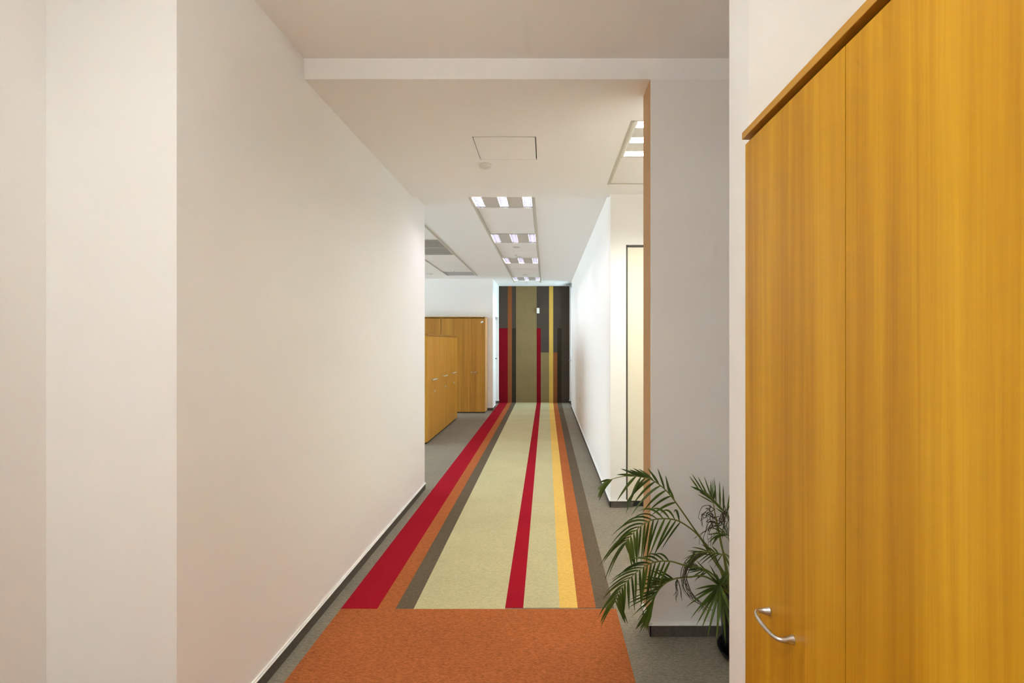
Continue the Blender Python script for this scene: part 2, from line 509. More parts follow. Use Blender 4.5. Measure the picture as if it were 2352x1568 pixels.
# ------------------------------------------------------------------ luminaires
lum_mesh = {}
def luminaire(loc, rz, tube_mat, label, group=None):
    """600 mm recessed louvre luminaire: three slots with tubes and cross blades, two perforated sheets between"""
    t = empty('ceiling_luminaire', loc, rz)
    tag(t, label, 'ceiling light', group)
    H, SW, L = .278, .043, .268
    slots = (-.235, 0.0, .235)
    if not lum_mesh:
        def mk(name, rects):
            bm = bmesh.new()
            for a, b in rects: box_into(bm, a, b)
            return mesh_from(bm, name)
        fr = [((-.284, -.284, .0), (.284, -L, .012)), ((-.284, L, .0), (.284, .284, .012)), ((-.284, -.284, .085), (.284, .284, .095)),
              ((-.284, -.284, .0), (-.280, .284, .09)), ((.280, -.284, .0), (.284, .284, .09)),
              ((-.284, -.284, .0), (.284, -.280, .09)), ((-.284, .280, .0), (.284, .284, .09))]
        lum_mesh['housing'] = mk('housing', fr)
        x0, x1 = SW, .235 - SW
        lum_mesh['sheet'] = mk('sheet', [((x0 - .117, -L, .002), (x1 - .117, L, .006))])
        v, f = [], []
        # trough: open V section bent from sheet
        prof = [(-SW, .001), (-SW * .94, .018), (-SW * .66, .038), (0, .046), (SW * .66, .038), (SW * .94, .018), (SW, .001)]
        for yy in (-L, L):
            for px, pz in prof: v.append((px, yy, pz))
        n = len(prof)
        for i in range(n - 1): f.append((i, i + 1, n + i + 1, n + i))
        f.append(tuple(range(n))); f.append(tuple(range(n, 2 * n)))
        lum_mesh['trough'] = mesh_pydata('trough', v, f, False)
        lum_mesh['blade'] = mk('blade', [((-SW * .95, -.0009, .002), (SW * .95, .0009, .013))])
        pts = [(0, -L + .01, .027), (0, L - .01, .027)]
        vv, ff = sweep(pts, [.010] * 2, 6)
        lum_mesh['tube'] = (vv, ff)
    if tube_mat not in lum_mesh:
        me = mesh_pydata('lamp_tube', *lum_mesh['tube'])
        me.materials.append(M[tube_mat])
        lum_mesh[tube_mat] = me
    link('housing', lum_mesh['housing'], 'whitem', t)
    for s in (-1, 1):
        link('perforated_sheet', lum_mesh['sheet'], 'perf', t, (s * .1175, 0, 0))
    for sx in slots:
        tr = link('louvre_trough', lum_mesh['trough'], 'mirror', t, (sx, 0, 0))
        link('lamp_tube', lum_mesh[tube_mat], tube_mat, tr)
        for k in range(9):
            link('louvre_blade', lum_mesh['blade'], 'louvre', tr, (0, -L + (k + 1) * 2 * L / 10, 0))
    return t

GC = 'recessed louvre lamps along the corridor ceiling'
xc = (CX0 + CX1) / 2
for yy, lab in zip(lam_rows, ('recessed louvre lamp half hidden behind the soffit edge', 'second louvre lamp past the soffit, beyond two blank panels',
                              'third louvre lamp past the soffit, next to small ceiling detectors', 'last louvre lamp, above the striped far wall')):
    luminaire((xc, yy + .3, Z_FAR + .001), 0, 'tube_corr', lab, GC)
luminaire((NX0 + .310, NY0 + .30, Z_SOF + .001), math.radians(90), 'tube_niche', 'bright louvre lamp in the soffit over the niche, partly behind the pillar')
def opal_fill(loc, label, group):
    """added fill light shaped as a shallow ceiling panel: white frame with a flat opal diffuser set into its underside"""
    t = empty('ceiling_fill_panel', loc)
    tag(t, label, 'ceiling light', group)
    boxes('frame', 'whitem', [((-.33, -.63, -.034), (.33, -.60, 0)), ((-.33, .60, -.034), (.33, .63, 0)), ((-.33, -.60, -.034), (-.30, .60, 0)), ((.30, -.60, -.034), (.33, .60, 0))], t)
    boxes('diffuser', 'near_fill', [((-.30, -.60, -.115), (.30, .60, -.030))], t)
opal_fill((-.75, -.70, Z_NEAR), 'added unseen opal ceiling panel between the jog and the honey cupboards', None)  # unseen panel added to brighten the entrance end
t = empty('fill_uplighter', (-.42, .55, Z_NEAR))  # unseen uplighter added to lift the near ceiling
tag(t, 'added unseen white uplighter trough hung under the entrance ceiling', 'added fill light')
boxes('trough', 'whitem', [((-.09, -.46, -.40), (.09, .46, -.38)), ((-.09, -.46, -.38), (-.08, .46, -.34)), ((.08, -.46, -.38), (.09, .46, -.34)), ((-.08, -.46, -.38), (.08, -.45, -.34)), ((-.08, .45, -.38), (.08, .46, -.34))], t)
boxes('lamp_plate', 'uplight_fill', [((-.075, -.445, -.378), (.075, .445, -.348))], t)
for sy in (-.4, .4):
    boxes('rod', 'whitem', [((-.004, sy - .004, -.36), (.004, sy + .004, 0))], t)
    boxes('canopy', 'whitem', [((-.03, sy - .03, -.015), (.03, sy + .03, 0))], t, .003)
GO = 'added unseen louvre lamps over the open office'  # unseen lamps added to light the far left
for xx, yy, lab in ((-4.2, 6.5, 'added unseen surface louvre lamp of the open office, away from the wardrobes'), (-4.2, 9.0, 'added unseen surface louvre lamp of the open office, near the wardrobes')):
    luminaire((xx, yy, Z_FAR - .097), 0, 'office_fill', lab, GO)

# small things on the ceiling
def disc(name, x, y, z, r, h, label, cat, mat='plastic', lens=None):
    t = empty(name, (x, y, z))
    tag(t, label, cat)
    v, f = lathe([(r * .55, -h), (r * .86, -h * .82), (r * .97, -h * .35), (r * .90, -h * .30), (r, -h * .25), (r, 0)])
    link('cover', mesh_pydata('cover', v, f, False), mat, t)
    v, f = lathe([(r * .18, -h * 1.25), (r * .34, -h * 1.2), (r * .40, -h * .95)], 16)
    link('lens', mesh_pydata('lens', v, f, False), lens or mat, t)
    return t
disc('smoke_detector', -.449, 3.722, Z_SOF, .048, .026, 'round cream smoke detector beside the ceiling hatch', 'smoke detector')
disc('ceiling_speaker', -.424, 7.23, Z_FAR + .004, .055, .006, 'flat round speaker disc in the panel after the second corridor lamp', 'speaker', 'profile')
disc('smoke_detector', -.47, 7.87, Z_FAR + .004, .022, .012, 'tiny pale detector beside the yellowed emergency lamp', 'smoke detector', 'profile')
disc('ceiling_speaker', -.42, 10.2, Z_FAR + .004, .055, .006, 'flat round speaker disc before the last corridor lamp', 'speaker', 'profile')
disc('sprinkler_head', -.435, 11.42, Z_FAR + .004, .022, .02, 'dark sprinkler dot at the end of the corridor lamp band', 'sprinkler', 'whitem', 'black')
disc('sprinkler_head', -1.74, 9.53, Z_FAR + .004, .024, .02, 'dark sprinkler dot beside the single ventilation grille', 'sprinkler', 'whitem', 'black')
disc('ceiling_speaker', -2.32, 10.06, Z_FAR, .07, .006, 'flat round speaker disc left of the single ventilation grille', 'speaker', 'profile')
t = empty('emergency_lamp', (-.435, 8.0, Z_FAR + .004))
tag(t, 'small yellowed emergency lamp before the third corridor lamp', 'emergency light')
boxes('base', 'plastic', [((-.05, -.025, -.012), (.05, .025, 0))], t, .003)
for s in (-1, 1):
    v, f = lathe([(.010, -.028), (.016, -.022), (.016, -.012)], 12)
    link('lens', mesh_pydata('lens', v, f), 'profile', t, (s * .026, 0, 0))

# ------------------------------------------------------------------ walls
struct('wall_left', 'wall', [((XJOG, Y_JOG, 0), (XL, Y_LEND, TOP))], 'long white wall block on the corridor\'s cupboard-free side', 'wall')
struct('wall_entrance_left', 'wall', [((-1.9, Y_BACK, 0), (XJOG, Y_LEND, TOP))], 'white wall set back beside the entrance', 'wall')
struct('wall_back', 'wall', [((-1.9, Y_BACK - .2, 0), (2.2, Y_BACK, TOP))], 'white wall closing the entrance end', 'wall')
struct('wall_entrance_right', 'wall', [((1.0, Y_BACK, 0), (1.2, 1.32, TOP))], 'white wall behind the tall honey cupboard', 'wall')
struct('wall_stub', 'wall', [((.53, 1.32, 0), (X_NICHE + .2, 1.46, TOP))], 'thin white stub wall between cupboard and palm niche', 'wall')
struct('wall_niche', 'wall', [((X_NICHE, 1.46, 0), (X_NICHE + .2, 4.65, TOP))], 'white wall closing the palm niche and the door recess', 'wall')
pil = struct('wall_pillar', 'wall', [((.522, Y_BEAM, 0), (X_NICHE, 2.69, Z_SOF))], 'white pillar wall behind the palm with tan edge', 'wall')
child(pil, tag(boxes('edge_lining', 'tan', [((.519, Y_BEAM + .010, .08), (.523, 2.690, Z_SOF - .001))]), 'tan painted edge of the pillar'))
DX, DZ = .7095, 2.325
struct('wall_right', 'wall', [((XR, Y_RW, 0), (DX, Y_REND, TOP)), ((DX, Y_RW, DZ), (X_NICHE, Y_RW + .14, TOP)), ((1.62, Y_RW, 0), (X_NICHE, Y_RW + .14, DZ))],
       'white corridor wall opposite the cabinets with doorway at its front', 'wall')
struct('wall_right_end', 'wall', [((XR - .004, 12.10, 0), (.72, 12.5, TOP))], 'narrow white wall return between glass door and striped wall', 'wall')
wall_far = struct('wall_far', 'w_grey', [((-1.4, Y_FARW, 0), (XR + .1, 12.5, TOP))], 'end wall clad with coloured carpet stripes', 'wall')
DY0, DY1, DH = 11.38, 12.10, 2.045
struct('wall_office', 'wall', [((-6.7, 10.82, 0), (-1.14, DY0, TOP)), ((-1.4, DY0, DH), (-1.14, DY1, TOP)), ((-1.4, DY1, 0), (-1.14, 12.5, TOP)), ((-1.4, DY0, 0), (-1.25, DY1, DH))],
       'white wall behind the wardrobes with a door round its corner', 'wall')
struct('wall_office_near', 'wall', [((-6.7, 4.4, 0), (-1.9, 4.6, TOP))], 'white wall closing the near side of the open office', 'wall')
wy0, wy1, wz0, wz1 = 5.7, 10.3, .95, 2.55
struct('wall_office_left', 'wall', [((-6.7, 4.4, 0), (-6.5, 12.5, wz0)), ((-6.7, 4.4, wz1), (-6.5, 12.5, TOP)), ((-6.7, 4.4, wz0), (-6.5, wy0, wz1)), ((-6.7, wy1, wz0), (-6.5, 12.5, wz1))],
       'white outer wall of the open office with wide window', 'wall')
w1 = struct('window_1', 'whitem', [((-6.56, wy0, wz0), (-6.5, wy1, wz0 + .05)), ((-6.56, wy0, wz1 - .05), (-6.5, wy1, wz1)), ((-6.56, wy0, wz0), (-6.5, wy0 + .05, wz1)),
                                   ((-6.56, wy1 - .05, wz0), (-6.5, wy1, wz1)), ((-6.56, 7.97, wz0), (-6.5, 8.03, wz1))], 'wide white framed window of the open office', 'window')
child(w1, boxes('window_pane', 'glass', [((-6.535, wy0 + .05, wz0 + .05), (-6.53, 7.97, wz1 - .05))]))
child(w1, boxes('window_pane', 'glass', [((-6.535, 8.03, wz0 + .05), (-6.53, wy1 - .05, wz1 - .05))]))

# coloured carpet panels on the end wall
E = [-1.135, -.925, -.825, -.725, -.225, -.125, .075, .175, .275, .375, XR]
ZT, ZM, ZL = Z_FAR, 1.800, 1.215
panels = [(0, ((0, ZM, 'red'), (ZM, ZT, 'grey'))), (1, ((0, ZT, 'orange'),)), (2, ((0, ZM, 'brown'), (ZM, ZT, 'grey'))), (3, ((0, ZT, 'beige'),)),
          (4, ((0, ZM, 'red'), (ZM, ZT, 'grey'))), (5, ((0, ZL, 'beige'), (ZL, ZT, 'grey'))), (6, ((0, ZT, 'yellow'),)), (7, ((0, ZL, 'orange'), (ZL, ZT, 'grey'))),
          (8, ((0, ZM, 'brown'), (ZM, ZT, 'grey'))), (9, ((0, ZT, 'grey'),))]
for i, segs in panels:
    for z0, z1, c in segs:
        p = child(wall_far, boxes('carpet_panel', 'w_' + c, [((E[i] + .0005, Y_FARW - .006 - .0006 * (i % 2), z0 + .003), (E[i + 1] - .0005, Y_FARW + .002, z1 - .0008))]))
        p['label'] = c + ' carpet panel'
t = empty('wall_box', (-.192, Y_FARW - .0070, 2.16))
tag(t, 'small white box high on the striped far wall', 'wall box')
boxes('cover', 'plastic', [((-.034, -.024, 0), (.034, 0, .13))], t, .004)
boxes('indicator', 'profile', [((-.012, -.0255, .10), (.012, -.0238, .106))], t)

# ------------------------------------------------------------------ skirtings: dark carpet strip under a white bead
def skirting(name, label, runs, h=.058):
    """runs: (x0,y0,x1,y1,nx,ny): footing line and outward normal"""
    t = empty(name)
    lo = Vector((sum((r[0] + r[2]) / 2 for r in runs) / len(runs), sum((r[1] + r[3]) / 2 for r in runs) / len(runs), 0))
    t.location = lo
    tag(t, label, 'baseboard', kind='structure')
    def rect(r, d, z0, z1, ext):
        x0, y0, x1, y1, nx, ny = r
        xs = sorted((x0, x1)); ys = sorted((y0, y1))
        if nx:
            xs = sorted((x0, x0 + nx * d)); ys = [ys[0] - ext, ys[1] + ext]
        else:
            ys = sorted((y0, y0 + ny * d)); xs = [xs[0] - ext, xs[1] + ext]
        return ((xs[0], ys[0], z0), (xs[1], ys[1], z1))
    for r in runs:
        child(t, boxes('skirting_strip', 'c_skirt', [rect(r, .006, .0005, h, .006)]))
        x0, y0, x1, y1, nx, ny = r
        # bead: wedge flush with the wall at its top, proud at its bottom
        a, b_, c_ = rect(r, .012, h, h + .016, .0), rect(r, .012, h, h + .004, .011), rect(r, .007, h + .004, h + .012, .006)
        child(t, boxes('bead', 'bead', [b_, c_]))
    return t
skirting('baseboard_left', 'dark skirting with white bead along the long white wall', [(XL, Y_JOG, XL, Y_LEND, 1, 0)])
skirting('baseboard_pillar', 'dark skirting with white bead around the pillar behind the palm', [(.522, Y_BEAM, X_NICHE, Y_BEAM, 0, -1), (.522, Y_BEAM, .522, 2.69, -1, 0)])
skirting('baseboard_right', 'dark skirting with white bead along the corridor wall beside the recessed door', [(XR, Y_RW, XR, Y_REND, -1, 0), (XR, Y_RW, DX, Y_RW, 0, -1)])
skirting('baseboard_right_end', 'short dark skirting with white bead beside the glass door', [(XR - .004, 12.10, XR - .004, Y_FARW - .008, -1, 0), (XR - .004, 12.10, .60, 12.10, 0, -1)])
skirting('baseboard_office', 'dark skirting with white bead beside the wardrobe and round the corner', [(-1.25, 10.82, -1.14, 10.82, 0, -1), (-1.14, 10.82, -1.14, DY0, 1, 0)])
skirting('baseboard_door_return', 'short dark skirting with white bead between corner door and striped wall', [(-1.14, DY1, -1.14, Y_FARW - .008, 1, 0), (-1.24, DY1, -1.14, DY1, 0, -1)])

# ------------------------------------------------------------------ doors
# recessed cream door with a dark shadow gap
d1 = empty('door_1', ((DX + 1.62) / 2, Y_RW + .04, 0))
tag(d1, 'flush cream door with dark frame line in the recess behind the pillar', 'door', kind='structure')
child(d1, boxes('door_frame', 'gasket', [((DX, Y_RW + .002, .0), (DX + .014, Y_RW + .06, DZ)), ((1.606, Y_RW + .002, .0), (1.62, Y_RW + .06, DZ)),
                                         ((DX, Y_RW + .002, DZ - .016), (1.62, Y_RW + .06, DZ))]))
child(d1, boxes('door_leaf', 'cream', [((DX + .016, Y_RW + .012, .056), (1.604, Y_RW + .052, DZ - .020))]))
child(d1, boxes('gap_shade_strip', 'black', [((DX + .014, Y_RW + .03, .001), (1.606, Y_RW + .055, .052))]))  # black strip stands in for the recess shade under the leaf
child(d1, boxes('stop_block', 'c_skirt', [((DX + .016, Y_RW + .006, .006), (DX + .066, Y_RW + .028, .046))]))
# white door round the corner of the office wall
d2 = empty('door_2', (-1.24, (DY0 + DY1) / 2, 0))
tag(d2, 'white door in the short wall next to the red far-wall stripe', 'door', kind='structure')
child(d2, boxes('door_leaf', 'whitem', [((-1.249, DY0 + .045, .006), (-1.225, DY1 - .045, DH - .045))]))
child(d2, boxes('door_frame', 'whitem', [((-1.25, DY0, 0), (-1.205, DY0 + .045, DH)), ((-1.25, DY1 - .045, 0), (-1.205, DY1, DH)), ((-1.25, DY0, DH - .045), (-1.205, DY1, DH))]))
hd = child(d2, boxes('door_handle', 'black', [((-1.225, DY1 - .115, 1.066), (-1.17, DY1 - .095, 1.086)), ((-1.182, DY1 - .20, 1.066), (-1.17, DY1 - .095, 1.084))]))
# glazed door at the far end
gy0, gy1 = Y_REND, 12.10
d3 = empty('door_3', (.62, (gy0 + gy1) / 2, 0))
tag(d3, 'full-height glass door edge at the daylight end of the corridor', 'door', kind='structure')
child(d3, boxes('door_frame', 'whitem', [((.60, gy0, 0), (.66, gy0 + .05, Z_FAR)), ((.60, gy1 - .05, 0), (.66, gy1, Z_FAR)), ((.60, gy0, Z_FAR - .07), (.66, gy1, Z_FAR)), ((.60, gy0, .0), (.66, gy1, .03))]))
child(d3, boxes('glass_pane', 'glass', [((.624, gy0 + .05, .03), (.634, gy1 - .05, Z_FAR - .07))]))
child(d3, boxes('door_handle', 'alu', [((.548, gy1 - .16, 1.02), (.624, gy1 - .14, 1.04)), ((.548, gy1 - .28, 1.02), (.562, gy1 - .14, 1.04))]))
cl = child(d3, boxes('door_closer', 'grey_metal', [((.545, gy0 + .35, Z_FAR - .060), (.60, gy0 + .62, Z_FAR - .004))], bevel=.004))
child(d3, boxes('closer_arm', 'grey_metal', [((.47, gy0 + .40, Z_FAR - .034), (.56, gy0 + .43, Z_FAR - .022)), ((.47, gy0 + .40, Z_FAR - .034), (.49, gy1 - .06, Z_FAR - .024))]))

# twin socket low on the right corridor wall
t = empty('wall_socket', (XR - .0005, 8.47, .47))
tag(t, 'small white wall socket low on the corridor wall', 'socket')
boxes('plate', 'plastic', [((-.010, -.04, 0), (0, .04, .08))], t, .002)
v, f = lathe([(.018, 0), (.020, .003)], 16)
link('socket_ring', mesh_pydata('socket_ring', v, f), 'profile', t, (-.0098, 0, .04), (0, math.radians(-90), 0))

# ------------------------------------------------------------------ cupboards
def bow_handle(name, parent, loc, length=.11, proj=.036, r=.0042, rot=(0, 0, 0)):
    """tapered bow handle with flared feet, along local x, standing out along -y"""
    h = length / 2
    key = [(-h, 0, 0, .0088), (-h - .0005, -.007, 0, .0072), (-h - .002, -.018, 0, .0052), (-h + .000, -.029, .0005, .0041), (-h + .012, -.0365, .001, .0037), (-h * .5, -proj - .004, .002, .0039), (0, -proj - .006, .0025, .0044)]
    key = key + [(-x, yy, zz, rr) for x, yy, zz, rr in reversed(key[:-1])]
    pts, rad = [], []
    for i in range(len(key) - 1):
        for k in range(4):
            u = k / 4
            q = [key[min(max(i + j, 0), len(key) - 1)] for j in (-1, 0, 1, 2)]
            c = [.5 * (2 * q[1][m] + (q[2][m] - q[0][m]) * u + (2 * q[0][m] - 5 * q[1][m] + 4 * q[2][m] - q[3][m]) * u * u + (3 * q[1][m] - q[0][m] - 3 * q[2][m] + q[3][m]) * u ** 3) for m in range(4)]
            pts.append(c[:3]); rad.append(c[3])
    pts.append(key[-1][:3]); rad.append(key[-1][3])
    v, f = sweep(pts, rad, 12, ell=1.15)
    return link(name, mesh_pydata(name, v, f), 'alu', parent, loc, rot)

def bar_handle(name, parent, loc, length=.12):
    v, f = sweep([(-length / 2, 0, 0), (-length / 2, -.026, 0), (-length / 2 + .006, -.032, 0), (length / 2 - .006, -.032, 0), (length / 2, -.026, 0), (length / 2, 0, 0)],
                 [.008] * 6, 8)
    return link(name, mesh_pydata(name, v, f), 'steel', parent, loc)

def cupboard(name, loc, rz, w, d, h, label, cat, doors, mats, hand='bow', hz=.85, side_mat=None, plinth=.03, over=.007, group=None, ol=0.0, orr=0.0, tb=.018, gap=.014):
    """front on local y=0 facing -y, x from 0 to w; doors: list of (x0, x1, handle_x, lock_x)"""
    t = empty(name, loc, rz)
    tag(t, label, cat, group)
    wood_m, edge_m = mats
    th = .018
    boxes('carcass', side_mat or wood_m, [((0, .020, plinth), (th, d, h - tb)), ((w - th, .020, plinth), (w, d, h - tb)), ((0, d - .008, plinth), (w, d, h - tb)),
                                          ((th, .020, plinth), (w - th, d, plinth + th))], t)
    boxes('shelf', wood_m, [((th, .03, h * .36), (w - th, d - .01, h * .36 + th))], t)
    boxes('shelf', wood_m, [((th, .03, h * .68), (w - th, d - .01, h * .68 + th))], t)
    boxes('top_board', edge_m, [((-ol, -over, h - tb), (w + orr, d, h))], t, .0012)
    boxes('plinth', 'black', [((.004, .030, 0), (w - .004, d - .01, plinth))], t)
    for x0, x1, hx, lx in doors:
        g = .0012
        dr = boxes('door', wood_m, [((x0 + g, 0, plinth + .004), (x1 - g, .018, h - tb - gap))], t)
        o = dr.location
        if hx is not None:
            (bow_handle if hand == 'bow' else bar_handle)('handle', dr, (hx - o.x, 0 - o.y, hz - o.z))
        if lx is not None:
            k = boxes('lock', 'steel', [((lx - .020, -.005, hz - .205), (lx + .020, 0, hz - .165)), ((lx - .006, -.016, hz - .192), (lx + .006, -.004, hz - .176))])
            k.parent = dr
            k.location = Vector(k.location) - Vector(o)
    return t

# tall honey cupboard beside the camera
cupboard('tall_cupboard', (.510, 1.293, 0), math.radians(-90), .866, .45, 2.0,
         'tall honey veneer cupboard with silver bow handle beside the stub wall', 'cupboard',
         [(0, .433, .197, None), (.433, .866, None, None)], ('wood', 'wood_edge'), ol=.004)
cupboard('tall_cupboard', (.510, .425, 0), math.radians(-90), .866, .45, 2.0,
         'tall honey veneer cupboard standing next in line away from the stub wall', 'cupboard',
         [(0, .433, .215, None), (.433, .866, None, None)], ('wood', 'wood_edge'))
# wardrobes against the office wall
GW = 'tall oak wardrobes on the office wall'
for k, lab in enumerate(('tall oak wardrobe with paper tag at the corner of the office wall', 'tall oak wardrobe next along the office wall, half hidden by low cabinets',
                         'tall oak wardrobe third along the office wall from the corner')):
    x1 = -1.255 - k * .916
    cupboard('wardrobe', (x1 - .912, 10.42, 0), 0, .912, .395, 1.988, lab, 'wardrobe',
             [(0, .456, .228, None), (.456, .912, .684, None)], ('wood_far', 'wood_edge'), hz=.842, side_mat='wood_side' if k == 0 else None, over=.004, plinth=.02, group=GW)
# low oak cabinets along the open office
GL = 'low oak cabinets standing along the corridor'
for k, lab in enumerate(('low oak cabinet hidden partly by the long white wall', 'middle one of the low oak cabinets along the corridor',
                         'low oak cabinet standing closest to the wardrobes')):
    y0 = 7.236 + k * .812
    cupboard('low_cabinet', (-1.70, y0, 0), math.radians(90), .808, .42, 1.59, lab, 'cabinet',
             [(0, .404, .335, None), (.404, .808, .472, .485)], ('wood_low', 'wood_edge'), 'bar', .902, plinth=.025, over=.006, group=GL, tb=.034, gap=.003)
# paper tags on the corner wardrobe
o = boxes('paper_tag', 'paper', [((-.029, -.0006, -.016), (.029, .0006, .016))])
o.location = (-1.311, 10.4185, 1.866); o.rotation_euler = (0, math.radians(-28), 0)
tag(o, 'white paper tag stuck askew on the corner wardrobe door', 'tag')
o = boxes('paper_tag', 'paper', [((-.018, -.0006, -.007), (.018, .0006, .007))])
o.location = (-1.315, 10.415, 1.980)
tag(o, 'tiny white sticker on the top edge of the corner wardrobe', 'sticker')

# ------------------------------------------------------------------ potted palm in the niche
PX, PY, PR = .945, 2.362, .138
palm = empty('potted_palm', (PX, PY, 0))
tag(palm, 'potted areca palm in a black pot before the white pillar', 'potted plant')
v, f = lathe([(.100, .012), (.108, .02), (.118, .12), (.127, .25), (.130, .290), (.137, .292), (.137, .312), (.129, .312), (.126, .290), (.0, .282)], 40)
link('pot', mesh_pydata('pot', v, f), 'pot', palm)
v, f = lathe([(.108, .001), (.122, .004), (.137, .030), (.139, .034), (.134, .034), (.118, .011), (.0, .010)], 40)
link('saucer', mesh_pydata('saucer', v, f), 'pot', palm)
v, f = lathe([(.126, .284), (.120, .291), (.06, .296), (.0, .297)], 24)
link('soil', mesh_pydata('soil', v, f), 'soil', palm)

def PP(cx, cy, d):
    """point seen at a pixel of the palm close-up, at depth d from the camera, in the palm's frame"""
    px, py = 1340 + cx / 2.968, 1040 + cy / 2.968
    return Vector(((px - VX) * d / F - PX, d - PY, EYE - (py - VY) * d / F))

def spline(P, n):
    out = []
    m = len(P)
    for i in range(m - 1):
        p0, p1, p2, p3 = P[max(i - 1, 0)], P[i], P[i + 1], P[min(i + 2, m - 1)]
        for k in range(n):
            t = k / n
            out.append(.5 * ((2 * p1) + (p2 - p0) * t + (2 * p0 - 5 * p1 + 4 * p2 - p3) * t * t + (3 * p1 - p0 - 3 * p2 + p3) * t ** 3))
    out.append(P[-1].copy())
    return out

def leaflet_data(base, d0, bend, L, w, twist, nseg=7):
    """a folded strap leaf: leaves base along d0 and bends by the vector bend towards its tip"""
    pts = [base + d0 * (L * s) + bend * (L * s * s) for s in [i / nseg for i in range(nseg + 1)]]
    verts, faces = [], []
    for i, p in enumerate(pts):
        s = i / nseg
        t = (pts[min(i + 1, nseg)] - pts[max(i - 1, 0)]).normalized()
        side = t.cross(twist)
        side = side.normalized() if side.length > 1e-4 else t.orthogonal().normalized()
        nrm = side.cross(t).normalized()
        wid = w * (min(1, .35 + s * 3.2) if s < .2 else 1.0) * (1 - max(0, s - .45) / .55) ** .75 * .5 + .0003
        verts += [p - side * wid, p + nrm * wid * .28, p + side * wid]
    for i in range(nseg):
        a, b = i * 3, i * 3 + 3
        faces += [(a, a + 1, b + 1, b), (a + 1, a + 2, b + 2, b + 1)]
    return verts, faces

n_leaf = 0
def frond(P, r0=.0045, start=.45, count=14, LA=.14, LB=.14, angA=32, angB=62, roll=0, w=.010, droop=.35, jit=.12, end_len=.45, sides=(1, -1), droopA=None, wob=7, wA=None, stop=1.0, tip=0):
    """P: rachis points. Leaves stand off the rachis by angA on one side and angB on the other, in a plane turned by roll"""
    global n_leaf
    rng = random.Random(int(abs(P[-1].x * 7919 + P[-1].z * 104729) * 1000))
    c = spline(P, 8)
    n = len(c)
    v, f = sweep(c, [r0 * (1 - .78 * i / (n - 1)) for i in range(n)], 6)
    fr = link('frond', mesh_pydata('frond', v, f), 'stem', palm)
    up = Vector((0, 0, 1))
    rows = [(k, sd, None) for k in range(count) for sd in sides] + [(k, 1 if k % 2 else -1, .88 + .11 * k / max(1, tip)) for k in range(tip)]
    for k, sd, fixed in rows:
        u = fixed or start + (stop - start) * (k + (.25 if sd > 0 else .0)) / count
        u = min(.995, u)
        q = u * (n - 1)
        i = min(int(q), n - 2)
        p = c[i].lerp(c[i + 1], q - i)
        T = (c[i + 1] - c[i]).normalized()
        U = up - T * up.dot(T)
        U = U.normalized() if U.length > .05 else Vector((0, -1, 0))
        S = T.cross(U).normalized()
        Wv = U * math.cos(math.radians(roll)) + S * math.sin(math.radians(roll))
        s = (u - start) / (1 - start)
        ang = math.radians((angA if sd > 0 else angB) * ((1 - .45 * s) if fixed is None else .3) + rng.uniform(-wob, wob))
        d = T * math.cos(ang) + Wv * sd * math.sin(ang) + S * rng.uniform(-jit, jit) * 1.6
        d.normalize()
        env = math.sin(math.pi * (.22 + .78 * min(1, s * .9 + .12))) ** .5 if s < .9 else .62
        L = (LA if sd > 0 else LB) * (1 - (1 - end_len) * s ** 1.6) * (.72 + .28 * min(1, s * 4 + .25)) * rng.uniform(.9, 1.08)
        bend = Vector((rng.uniform(-.04, .04), rng.uniform(-.06, .06), -(droopA if (sd > 0 and droopA is not None) else droop) * rng.uniform(.8, 1.2)))
        tw = Wv.cross(T) + Vector((rng.uniform(-.4, .4), rng.uniform(-.4, .4), rng.uniform(-.4, .4)))
        vv, ff = leaflet_data(Vector((0, 0, 0)), d, bend, L, (wA if (sd > 0 and wA) else w) * rng.uniform(.85, 1.1), tw)
        link('leaflet', mesh_pydata('leaflet', vv, ff), 'leaf', fr, p)
        n_leaf += 1
    return fr

B0 = Vector((-.055, -.03, .285))
B1 = Vector((-.075, -.055, .285))
B2 = Vector((-.02, -.05, .285))
# upper long frond reaching out to the door recess
frond([B0, PP(880, 690, 2.33), PP(775, 545, 2.31), PP(660, 380, 2.29), PP(570, 262, 2.28), PP(470, 185, 2.27), PP(385, 162, 2.26), PP(290, 157, 2.25), PP(190, 180, 2.24), PP(140, 212, 2.24)],
      start=.37, stop=.74, tip=6, count=9, LA=.115, LB=.165, angA=24, angB=66, roll=12, w=.0115, droop=.36, droopA=.14, end_len=.30, wob=9)
# broad frond with hanging blades
frond([B0, PP(870, 700, 2.30), PP(790, 570, 2.27), PP(693, 488, 2.24), PP(610, 452, 2.22), PP(500, 450, 2.20), PP(420, 478, 2.19), PP(350, 535, 2.18), PP(300, 590, 2.18), PP(285, 625, 2.18)],
      start=.375, count=15, LA=.19, LB=.175, angA=50, angB=72, roll=0, w=.0125, droop=.16, droopA=.66, end_len=.5, jit=.05, wob=3, wA=.0085)
# lower frond arching over the orange carpet
frond([B1, PP(860, 810, 2.25), PP(690, 765, 2.21), PP(590, 738, 2.19), PP(480, 745, 2.17), PP(390, 790, 2.16), PP(300, 870, 2.15), PP(240, 950, 2.14), PP(215, 1020, 2.14)],
      start=.375, count=17, LA=.14, LB=.15, angA=46, angB=70, roll=0, w=.0115, droop=.18, droopA=.50, end_len=.6, jit=.05, wob=3, wA=.0085)
# frond curling down in front of the skirting
frond([B1, PP(850, 850, 2.27), PP(720, 845, 2.26), PP(620, 858, 2.25), PP(545, 900, 2.24), PP(490, 975, 2.235), PP(470, 1060, 2.23), PP(462, 1110, 2.23)],
      start=.43, count=18, LA=.145, LB=.12, angA=52, angB=-22, roll=0, w=.0090, droop=.10, droopA=.12, end_len=.55, jit=.07, wob=4)
